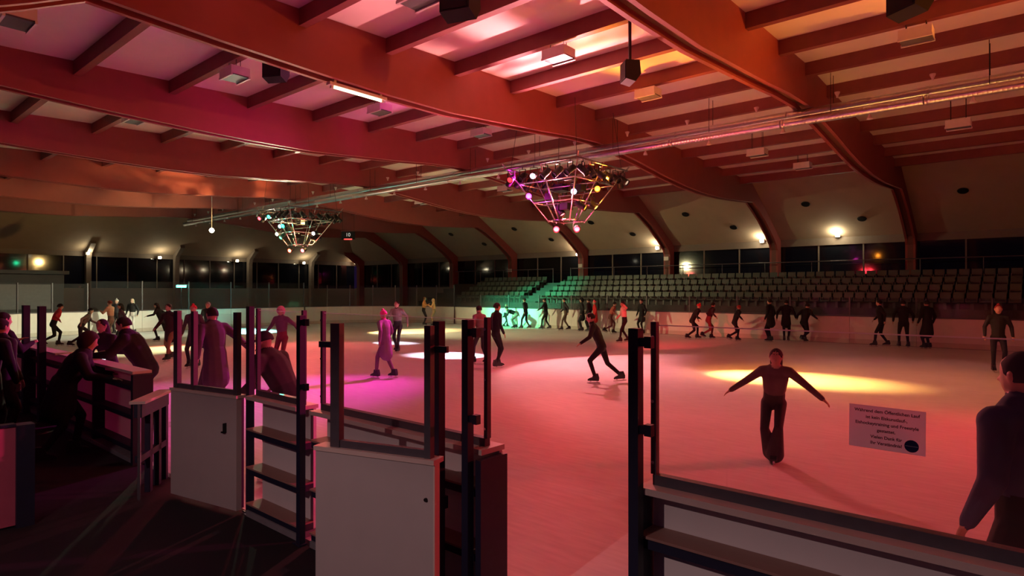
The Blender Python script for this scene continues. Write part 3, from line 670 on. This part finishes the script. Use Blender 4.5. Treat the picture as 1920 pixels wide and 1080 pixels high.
# walkway lamp behind the photographer: unseen, its visor added to keep light off the ice
wl = thing('walkway_lamp', 'unseen lamp with added visor hanging over the walkway', 'lamp', (-2.2, -2.6, 4.2))
obj('globe', MB().lathe([(.01, -.10), (.08, -.07), (.10, 0), (.07, .08), (.02, .10)], (0, 0, 0), n=16), em(WRM, 2), wl, smooth=True)
obj('added_visor', MB().box(-1.6, 1.6, .30, .32, -.29, .32).box(-1.6, 1.6, -.30, .32, .32, .34), M['black'], wl); obj('cord', MB().tube((0, 0, .34), (0, 0, 3.4), .01, 6), M['black'], wl)
light('POINT', 'glow', (-2.2, -2.6, 4.06), (1, .60, .60), 300, wl, radius=.03)

# ------------------------------------------------------------------ people
import numpy as np
class Body:
    """union of tapered elliptical limbs, remeshed to one continuous skin"""
    def __init__(s): s.p = []
    def limb(s, a, b, ra, rb, m, side=(1, 0, 0)):
        ra = ra if isinstance(ra, tuple) else (ra, ra); rb = rb if isinstance(rb, tuple) else (rb, rb)
        s.p.append((Vector(a), Vector(b), ra, rb, m, Vector(side)))
    def geo(s):
        vs, fs = [], []; n = 12
        for a, b, ra, rb, m, side in s.p:
            d = b-a; L = max(d.length, 1e-4); d = d/L if L > 1e-3 else Vector((0, 0, 1))
            x = side-d*side.dot(d)
            if x.length < .05: x = d.orthogonal()
            x.normalize(); y = d.cross(x); o = len(vs); rings = []
            ea = (ra[0]+ra[1])/2; eb = (rb[0]+rb[1])/2
            for t in (-85, -55, -25): rings.append((a+d*ea*math.sin(R(t)), ra[0]*math.cos(R(t)), ra[1]*math.cos(R(t))))
            for t in (0, .5, 1): rings.append((a+d*L*t, lerp(ra[0], rb[0], t), lerp(ra[1], rb[1], t)))
            for t in (25, 55, 85): rings.append((b+d*eb*math.sin(R(t)), rb[0]*math.cos(R(t)), rb[1]*math.cos(R(t))))
            for c, rx, ry in rings:
                for i in range(n):
                    t = 2*math.pi*i/n; vs.append(c+x*rx*math.cos(t)+y*ry*math.sin(t))
            for k in range(len(rings)-1):
                for i in range(n): fs.append((o+k*n+i, o+k*n+(i+1) % n, o+(k+1)*n+(i+1) % n, o+(k+1)*n+i))
            fs.append(tuple(o+i for i in range(n-1, -1, -1))); fs.append(tuple(o+(len(rings)-1)*n+i for i in range(n)))
        return vs, fs
    def build(s, name, voxel, mats):
        vs, fs = s.geo(); me = bpy.data.meshes.new('tmp'); me.from_pydata(vs, [], fs); me.update()
        o = bpy.data.objects.new('tmp_body', me); col.objects.link(o)
        rm = o.modifiers.new('r', 'REMESH'); rm.mode = 'VOXEL'; rm.voxel_size = voxel; rm.use_smooth_shade = True
        sm = o.modifiers.new('s', 'SMOOTH'); sm.factor = .5; sm.iterations = 3 if voxel > .015 else 4
        bpy.context.view_layer.update()
        out = bpy.data.meshes.new_from_object(o.evaluated_get(bpy.context.evaluated_depsgraph_get())); out.name = name
        bpy.data.objects.remove(o); bpy.data.meshes.remove(me)
        n = len(out.polygons); ce = np.zeros(n*3); out.polygons.foreach_get('center', ce); ce = ce.reshape(-1, 3)
        best = np.full(n, 1e9); idx = np.zeros(n, int); keys = list(mats)
        for a, b, ra, rb, m, side in s.p:
            a_ = np.array(a); d = np.array(b)-a_; L2 = max((d*d).sum(), 1e-8); t = np.clip(((ce-a_)@d)/L2, 0, 1)
            dn = Vector(d).normalized() if L2 > 1e-6 else Vector((0, 0, 1)); x = side-dn*side.dot(dn)
            if x.length < .05: x = dn.orthogonal()
            x.normalize(); y = dn.cross(x); q = ce-(a_+t[:, None]*d)
            rx = ra[0]+(rb[0]-ra[0])*t; ry = ra[1]+(rb[1]-ra[1])*t
            dist = (np.sqrt((q@np.array(x)/rx)**2+(q@np.array(y)/ry)**2+(q@np.array(dn)/((rx+ry)/2))**2)-1)*np.minimum(rx, ry)
            k = dist < best; best[k] = dist[k]; idx[k] = keys.index(m)
        out.materials.clear()
        for k in keys: out.materials.append(mats[k])
        out.polygons.foreach_set('material_index', idx.astype(np.int32)); out.polygons.foreach_set('use_smooth', [True]*n); out.update()
        return out
CL = {}
def cloth(c, rough=.85):
    k = tuple(round(x, 3) for x in c)
    if k not in CL: CL[k] = mat('cloth', c, rough, var=.15, scale=14, bump=.15)
    return CL[k]
def ik(a, b, l1, l2, pole):
    d = b-a; L = min(d.length, (l1+l2)*.995); dn = d.normalized(); b = a+dn*L
    x = (l1*l1-l2*l2+L*L)/(2*L); h = math.sqrt(max(l1*l1-x*x, 0)); p = Vector(pole); p = p-dn*p.dot(dn)
    p = p.normalized() if p.length > 1e-4 else Vector((0, 1, 0)); return a+dn*x+p*h, b
POSE = {
 'stand': dict(lean=3, L=(0, .11, 0), Rr=(.03, -.11, 0), AL=(.06, .12, -.50), AR=(.06, -.12, -.50)),
 'walk': dict(lean=8, L=(.22, .10, 0), Rr=(-.22, -.11, .02), AL=(-.15, .16, -.46), AR=(.18, -.16, -.44)),
 'glide': dict(lean=22, drop=.07, L=(.16, .10, 0), Rr=(-.42, -.16, .12), AL=(.12, .34, -.34), AR=(-.10, -.36, -.32)),
 'push': dict(lean=32, drop=.12, L=(.24, .08, 0), Rr=(-.42, -.26, .04), AL=(.30, .18, -.36), AR=(-.22, -.30, -.34)),
 'wide': dict(lean=10, drop=.06, L=(.05, .22, 0), Rr=(-.05, -.22, 0), AL=(.05, .42, -.28), AR=(.05, -.42, -.28)),
 'bent': dict(lean=68, drop=.14, L=(.08, .13, 0), Rr=(-.05, -.13, 0), AL=(.34, .10, -.34), AR=(.34, -.10, -.34)),
 'lean': dict(lean=38, drop=.03, L=(-.08, .12, 0), Rr=(-.16, -.12, 0), AL=(.40, .06, -.22), AR=(.40, -.06, -.22)),
 'arms': dict(lean=6, L=(.06, .12, 0), Rr=(-.06, -.12, 0), AL=(.14, .50, -.12), AR=(.10, -.50, -.10)),
 'hug': dict(lean=5, L=(.0, .10, 0), Rr=(.02, -.10, 0), AL=(.30, .02, -.12), AR=(.30, -.02, -.14)),
 'near': dict(lean=26, drop=.10, L=(.14, .06, 0), Rr=(-.04, -.08, .0), AL=(.02, .55, -.28), AR=(.0, -.55, -.30)),
 'kick': dict(lean=20, drop=.05, L=(.10, .08, 0), Rr=(-.55, -.12, .30), AL=(.25, .30, -.25), AR=(-.15, -.35, -.3)),
}
def person(label, x, y, face, h, pose, top, bottom, hair=(.02, .015, .012), hat=None, hatkind='beanie', coat=0, voxel=.022, skates=True, boots='boot', z0=0, fingers=False, scarf=None, extra=None, bulk=1.0):
    """face: 0 away from the viewer, 90 towards screen left, -90 screen right, 180 to the viewer"""
    P = dict(POSE[pose]); P.update(extra or {})
    k = h/1.75; B = Body(); V = Vector
    sole = .065 if skates else .0
    drop = P.get('drop', 0.0)*k; lean = R(P['lean'])
    hipc = V((0, -.02-.10*math.sin(lean)*k*.9, (.93*k+sole-drop)))
    ax = V((math.sin(R(P.get('roll', 0))), math.sin(lean), math.cos(lean))).normalized(); lat = V((1, 0, 0))
    fwd = lat.cross(ax)*-1
    waist = hipc+ax*.20*k; chest = hipc+ax*.40*k; sh = hipc+ax*.52*k; neck = sh+ax*.06*k
    hv = (ax*.45+V((0, .12, 1))*.55).normalized(); head = neck+hv*.15*k
    bk = bulk
    B.limb(hipc+V((0, 0, -.02*k)), waist, (.155*k*bk, .115*k*bk), (.150*k*bk, .110*k*bk), 'top' if coat else 'bottom')
    B.limb(waist, chest, (.160*k*bk, .120*k*bk), (.185*k*bk, .130*k*bk), 'top')
    B.limb(chest, sh-ax*.02*k, (.185*k*bk, .130*k*bk), (.165*k*bk, .100*k*bk), 'top')
    B.limb(sh-ax*.05*k, neck, .075*k, .058*k, 'skin'); B.limb(neck-ax*.04*k, neck+ax*.01*k, (.09*k, .085*k), (.075*k, .07*k), 'top' if scarf is None else 'scarf')
    hf = V((0, hv.z, -hv.y)).normalized()
    B.limb(head-hv*.035*k+hf*.012*k, head+hv*.035*k, (.072*k, .088*k), (.082*k, .098*k), 'skin')
    B.limb(head-hv*.075*k+hf*.045*k, head-hv*.05*k+hf*.05*k, (.045*k, .04*k), (.055*k, .045*k), 'skin')
    B.limb(head+hf*.092*k, head+hf*.112*k-hv*.018*k, .012*k, .016*k, 'skin')
    for s in (-1, 1): B.limb(head+lat*s*.082*k-hv*.015*k, head+lat*s*.09*k+hv*.015*k, (.012*k, .022*k), (.012*k, .022*k), 'skin')
    if coat:
        B.limb(hipc+ax*.1*k, hipc-V((0, .01, coat*k)), (.165*k*bk, .13*k*bk), (.195*k*bk, .165*k*bk), 'top')
    feet = []
    for nm, s in (('L', 1), ('Rr', -1)):
        f, l, up = P[nm]; hipj = hipc+V((-s*.095*k, 0, -.04*k)); ank = V((-l*k, f*k, .085*k+sole+up*k))
        kn, an = ik(hipj, ank, .43*k, .43*k, (-.15*s, 1, .1)); feet.append((an, up))
        B.limb(hipj, kn, (.088*k*bk, .092*k*bk), .062*k, 'bottom'); B.limb(kn, an, .060*k, .045*k, 'bottom')
        if P.get('flare'): B.limb(kn, an-V((0, 0, .02)), .065*k, P['flare']*k, 'bottom')
        B.limb(an, an-V((0, 0, .02)), .046*k, .046*k, 'bottom')
    for nm, s in (('AL', 1), ('AR', -1)):
        f, l, up = P[nm]; shj = sh+lat*(-s*.185*k*bk)-ax*.01*k; hand = shj+V((-l*k, f*k, up*k))
        el, ha = ik(shj, hand, .29*k, .26*k, (-.6*s, -.8, -.5)); d = (ha-el).normalized()
        B.limb(sh+lat*(-s*.12*k), shj, .075*k, .072*k*bk, 'top'); B.limb(shj, el, .068*k*bk, .052*k*bk, 'top'); B.limb(el, ha, .052*k*bk, .040*k, 'top')
        side = d.cross(V((0, 0, 1))); side = side.normalized() if side.length > .1 else V((0, 1, 0)); nrm = side.cross(d)
        B.limb(ha, ha+d*.075*k, (.032*k, .02*k), (.04*k, .016*k), 'skin', side)
        sp = .021*k if fingers else .019*k
        for i, fl in enumerate((.062, .075, .070, .055)):
            b0 = ha+d*.085*k+side*(i-1.5)*sp; b1 = b0+d*fl*.55*k+side*(i-1.5)*.004-nrm*.008*k; b2 = b1+d*fl*.4*k-nrm*.022*k
            B.limb(b0, b1, .0095*k, .009*k, 'skin'); B.limb(b1, b2, .009*k, .008*k, 'skin')
        t0 = ha+d*.03*k-side*.036*k*s; B.limb(t0, t0+d*.045*k-side*.03*k*s-nrm*.01*k, .012*k, .010*k, 'skin')
    mats = dict(top=cloth(top), bottom=cloth(bottom), skin=M['skin'])
    if scarf is not None: mats['scarf'] = cloth(scarf)
    t = thing('person', label, 'person', (x, y, z0), YAW+R(face))
    me = B.build('body', voxel, mats); link('body', me, t)
    # hair or hat
    hc = hat if hat is not None else hair; hb = MB(); n = 14; rows = 6
    q = V((0, 0, 1)).rotation_difference(hv); drop_h = -.35 if hat is None else -.12
    rx, ry, rz = .094*k, .112*k, .118*k
    if hatkind == 'hood' and hat is not None: rx, ry, rz = .12*k, .135*k, .15*k; drop_h = -.8
    vs, fs = [], []
    for r_ in range(rows+1):
        ph = lerp(math.asin(max(-1, drop_h)), R(89), r_/rows)
        for i in range(n):
            th = 2*math.pi*i/n; back = .5-.5*math.sin(th); cut = 1.0
            zz = math.sin(ph)
            if math.sin(th) > .2 and zz < .48: zz = lerp(zz, .48, min(1, (math.sin(th)-.2)/.5))
            cr = math.sqrt(max(0, 1-zz*zz)); p = V((rx*cr*math.cos(th), ry*cr*math.sin(th)-.012*k, rz*zz+.012*k)); p.rotate(q); vs.append(head+p)
    for r_ in range(rows):
        for i in range(n): fs.append((r_*n+i, r_*n+(i+1) % n, (r_+1)*n+(i+1) % n, (r_+1)*n+i))
    fs.append(tuple(range(n-1, -1, -1))); fs.append(tuple(rows*n+i for i in range(n)))
    hb.add(vs, fs)
    if hat is not None and hatkind == 'beanie': hb.lathe([(.028*k, -.02*k), (.04*k, .01*k), (.02*k, .035*k)], head+hv*.135*k, hv, 10)
    if hat is not None and hatkind == 'cap':
        hb.obox(head+hv*.045*k+hf*.15*k, lat, hf, hv, .075*k, .065*k, .006*k)
    if hat is None and hatkind == 'long':
        hb.lathe([(.075*k, 0), (.085*k, -.12*k), (.08*k, -.22*k), (.03*k, -.27*k)], head-hf*.05*k+hv*.03*k, hv*1.0, 10)
    if hat is None and hatkind == 'bun':
        hb.lathe([(.02*k, -.03*k), (.05*k, 0), (.02*k, .04*k)], head-hf*.09*k+hv*.08*k, -hf+hv, 10)
    obj('hair' if hat is None else 'hat', hb, cloth(hc), t, smooth=True)
    # skates or shoes
    for an, up in feet:
        tilt = -R(38)*min(1, up*4); sk = MB()
        sk.extrude([(-.09*k, -.085*k), (-.10*k, -.02*k), (-.07*k, .09*k), (.05*k, .09*k), (.07*k, -.0*k), (.15*k, -.03*k), (.185*k, -.06*k), (.18*k, -.085*k)], -.045*k, .045*k)
        o = obj('skate' if skates else 'shoe', sk, M[boots], t, an, (tilt, 0, 0))
        if skates:
            obj('blade', MB().box(-.004, .004, -.12*k, .20*k, -.085*k-.062, -.085*k-.035).box(-.012, .012, -.07*k, -.03*k, -.085*k-.04, -.085*k).box(-.012, .012, .09*k, .13*k, -.085*k-.04, -.085*k), M['steel'], o)
    return t
def pf(u, v, ymax=28.55, xmin=-36.2):                   # feet pixel on the ice, kept inside the boards
    p = atz(u, v); s = min(1, ymax/p.y, xmin/p.x if p.x < 0 else 1); return p.x*s, p.y*s
BK = (.012, .011, .014); DK = (.03, .027, .035); NV = (.02, .025, .05); JN = (.05, .06, .11); GR = (.16, .15, .16); WH = (.72, .7, .68); RD = (.62, .02, .03); OR_ = (.75, .33, .12); PK = (.75, .08, .3); MR = (.25, .03, .06); TN = (.35, .24, .15); LP = (.35, .25, .35)
def sk(label, u, v, face, h, pose, top, bottom, **kw):
    x, y = pf(u, v); return person(label, x, y, face, h, pose, top, bottom, **kw)
# big figures on the ice
sk('skater in dark top and flared trousers gliding past the notice, arms spread', 1450, 866, 150, 1.56, 'near', (.15, .10, .10), (.05, .035, .045), hatkind='long', voxel=.013, fingers=True, extra=dict(flare=.13, L=(.08, .03, 0), Rr=(-.05, -.03, 0), AL=(-.05, .42, -.36), AR=(-.05, -.46, -.34), roll=-6), scarf=(.5, .36, .3))
sk('black clad skater striding low across the red pool', 1124, 718, 80, 1.74, 'push', BK, BK, voxel=.015, fingers=True, extra=dict(L=(.10, .08, 0), Rr=(-.52, -.12, .04), lean=24, drop=.08, AL=(.28, .2, -.38), AR=(-.1, -.2, -.45)))
sk('skater with bright pink hat and grey coat', 722, 710, 60, 1.66, 'walk', (.24, .17, .22), (.2, .12, .16), hat=PK, voxel=.015, fingers=True, coat=.34, scarf=PK)
sk('man with dark hair and scarf skating behind the pink hat', 745, 660, 170, 1.78, 'walk', (.24, .2, .21), DK, voxel=.018, scarf=BK)
sk('skater with pink lit hood holding both arms out behind the cap man', 528, 695, 170, 1.70, 'arms', (.2, .1, .16), MR, hat=(.7, .25, .45), hatkind='hood', voxel=.016, fingers=True, extra=dict(AL=(.0, .38, -.36), AR=(.0, -.30, -.40)))
x, y = atz(545, 930).x, 3.9
q = atY(535, 700, 3.85)
person('man in peaked cap and dark jacket bending over the boards', q.x, 3.85, 75, 1.78, 'bent', (.05, .035, .05), DK, hat=(.06, .04, .05), hatkind='cap', voxel=.013, fingers=True, bulk=1.2, extra=dict(lean=32, drop=.02, AL=(.2, .1, -.4), AR=(.2, -.1, -.4)))
q = atY(402, 650, 4.9)
person('tall dark figure gliding close behind the plain white gate', q.x, 4.9, 60, 1.86, 'walk', (.09, .06, .08), (.07, .05, .06), voxel=.016, coat=.35, bulk=1.15, extra=dict(AR=(-.2, -.35, -.4)))
q = atY(1925, 800, 4.3)
nav = person('man in navy jacket with small back print standing behind the notice glass', q.x, 4.3, 20, 1.82, 'stand', (.05, .07, .14), BK, voxel=.013, fingers=True, bulk=1.22)
obj('back_print', MB().box(-.06, .06, -.178, -.168, 1.28, 1.31), M['paper'], nav)
sk('dark clad man with red lit face standing alone towards the entrance', 1872, 698, 150, 1.76, 'stand', BK, BK, voxel=.018, hat=(.3, .02, .03))
sk('grey clad man gliding beside the tall standing man', 900, 683, 40, 1.70, 'walk', (.2, .12, .13), DK, voxel=.018)
sk('slim tall man in black standing by the opening post', 931, 690, -60, 1.80, 'stand', BK, BK, voxel=.018, extra=dict(L=(.08, .06, 0), Rr=(-.04, -.06, 0)))
# left end of the ice
sk('skater in bright red jacket leaning into a turn', 102, 650, -40, 1.74, 'glide', RD, BK)
sk('grey figure leaning far over in front of the end boards', 155, 650, -60, 1.66, 'push', (.22, .18, .15), DK)
sk('skater in cream orange top with folded arms', 207, 640, 90, 1.72, 'hug', (.9, .55, .35), (.3, .25, .2), hair=(.3, .06, .04))
sk('skater in black and white clothes before the end boards', 248, 616, 180, 1.74, 'stand', BK, WH, hair=(.6, .5, .35), hatkind='long')
sk('dark haired skater in plum coat next to the cream top', 229, 652, 120, 1.66, 'walk', (.1, .04, .07), BK, hatkind='long', coat=.2)
sk('pale faced skater behind the cream top', 219, 622, 180, 1.72, 'stand', DK, BK, hat=(.5, .5, .48))
sk('dark skater kicking one leg back near the plain gate', 301, 640, 100, 1.70, 'kick', BK, BK, hatkind='long')
sk('dark coated man skating towards the walkway posts', 318, 676, 170, 1.74, 'walk', (.05, .025, .035), TN, coat=.25)
sk('skater with red lit cap seen through the gate glass', 363, 690, 180, 1.74, 'stand', (.1, .06, .08), DK, hat=RD, coat=.2)
sk('dark skater seen through the gate glass behind the red cap', 390, 655, 180, 1.72, 'stand', DK, DK, hair=(.3, .3, .3))
# middle distance
sk('skater in orange lit jacket facing a companion', 795, 610, -90, 1.75, 'hug', OR_, DK, hair=(.25, .1, .04))
sk('companion in pale orange top facing the orange jacket', 813, 611, 90, 1.66, 'hug', (.8, .45, .22), TN, hatkind='long', hair=(.5, .3, .15))
sk('child in white jacket standing in the green glow', 948, 613, -60, 1.35, 'walk', WH, BK, hair=(.3, .25, .2))
sk('black clad skater bending forward in the green glow', 966, 616, 90, 1.75, 'bent', BK, (.25, .3, .27))
sk('black clad skater upright beside the bending one', 985, 617, 60, 1.72, 'walk', BK, BK)
sk('black clad skater with arm out next to the green glow', 1023, 616, 70, 1.72, 'walk', BK, BK, extra=dict(AL=(.3, .25, -.35)))
sk('dark skater in brown trousers along the far boards', 1060, 615, 90, 1.74, 'walk', DK, (.12, .08, .06))
sk('skater in pointed dark hood along the far boards', 1091, 615, 90, 1.74, 'stand', BK, BK, hat=BK, hatkind='hood', coat=.25)
sk('dark broad skater between hood and red coat', 1104, 614, 60, 1.72, 'stand', (.03, .015, .02), BK, bulk=1.15)
sk('skater in glowing red coat and cap by the far boards', 1115, 620, 90, 1.62, 'stand', RD, MR, hat=(.8, .1, .15), coat=.3)
sk('skater in dull red clothes rushing by the far boards', 1146, 626, -80, 1.68, 'glide', (.4, .08, .06), (.15, .05, .05))
sk('skater in pale pink top and black trousers', 1170, 642, 100, 1.70, 'walk', (.85, .45, .42), BK, extra=dict(AL=(.2, .4, .2)))
sk('black clad skater by the far boards past the pale pink top', 1203, 618, 120, 1.72, 'stand', BK, BK, coat=.2)
# right side
sk('dark skater with red cap leading the line of three', 1300, 636, -80, 1.76, 'push', BK, BK, hat=RD)
sk('dark skater in the middle of the line of three', 1330, 636, -80, 1.72, 'glide', (.04, .015, .02), (.25, .06, .05))
sk('dark skater with red lit head at the tail of the line', 1379, 640, -80, 1.62, 'glide', BK, BK, hair=(.5, .08, .06), extra=dict(AL=(.3, .4, -.2)))
for i, (u, v, f, p, l) in enumerate(((1444, 641, 40, 'stand', 'dark skater on the end wall side of the close group of three'), (1474, 633, -30, 'walk', 'dark broad skater in the middle of the close group of three'), (1509, 634, -60, 'glide', 'dark skater leaning at the entrance side of the close group of three'))):
    sk(l, u, v, f, 1.78-.03*i, p, BK, BK, coat=.2 if i < 2 else 0, bulk=1.1)
for i, (u, v, f, p, l) in enumerate(((1652, 642, 60, 'walk', 'dark skater reaching sideways in the far dark group'), (1694, 642, -20, 'walk', 'dark skater in the middle of the far dark group'), (1738, 652, 10, 'stand', 'dark broad skater in long coat of the far dark group'))):
    sk(l, u, v, f, 1.78, p, BK, BK, coat=.4 if i == 2 else 0, bulk=1.12)
# people on the walkway, left
q = atY(122, 700, 2.45)
person('person in dark fur hood coat leaning over the glowing boards', q.x, 2.45, -60, 1.74, 'lean', BK, BK, hat=(.05, .02, .03), hatkind='hood', voxel=.014, fingers=True, skates=False, bulk=1.25, coat=.25, extra=dict(lean=30, L=(.10, .14, 0), Rr=(-.25, -.14, 0), AL=(.34, -.02, -.28), AR=(.36, -.1, -.28)))
q = atY(203, 700, 3.65)
ph = person('person looking at a glowing phone on the ice side of the boards', q.x, 3.65, 170, 1.68, 'hug', DK, BK, hatkind='long', voxel=.014, fingers=True, extra=dict(AL=(.28, -.08, -.30), AR=(.28, .08, -.30), lean=16))
q = atY(268, 700, 3.75)
person('person in big black jacket bending on the ice side of the boards', q.x, 3.75, 105, 1.84, 'lean', BK, BK, voxel=.014, fingers=True, bulk=1.35, scarf=(.25, .02, .06), extra=dict(lean=30))
for i, (X, Y, f, l, p) in enumerate(((-11.7, 2.02, -20, 'dark figure standing deep in the crowd beside the partition', 'stand'), (-11.1, 1.75, 10, 'dark broad figure standing just beyond the partition', 'stand'), (-13.0, 2.25, -30, 'dark figure with folded arms next to the tall dark post', 'hug'))):
    person(l, X, Y, f, 1.80+.03*i, p, BK, BK, voxel=.018, skates=False, bulk=1.2, coat=.25)
pt_ = atY(197, 668, 3.22)
po = thing('phone', 'glowing phone held above the boards', 'phone', pt_, YAW); po.rotation_euler = (R(-35), 0, YAW)
obj('case', MB().box(-.036, .036, -.004, .004, -.072, .072), M['black'], po); obj('screen', MB().box(-.033, .033, -.0046, -.0041, -.066, .066), em((.8, .9, 1), 3), po)
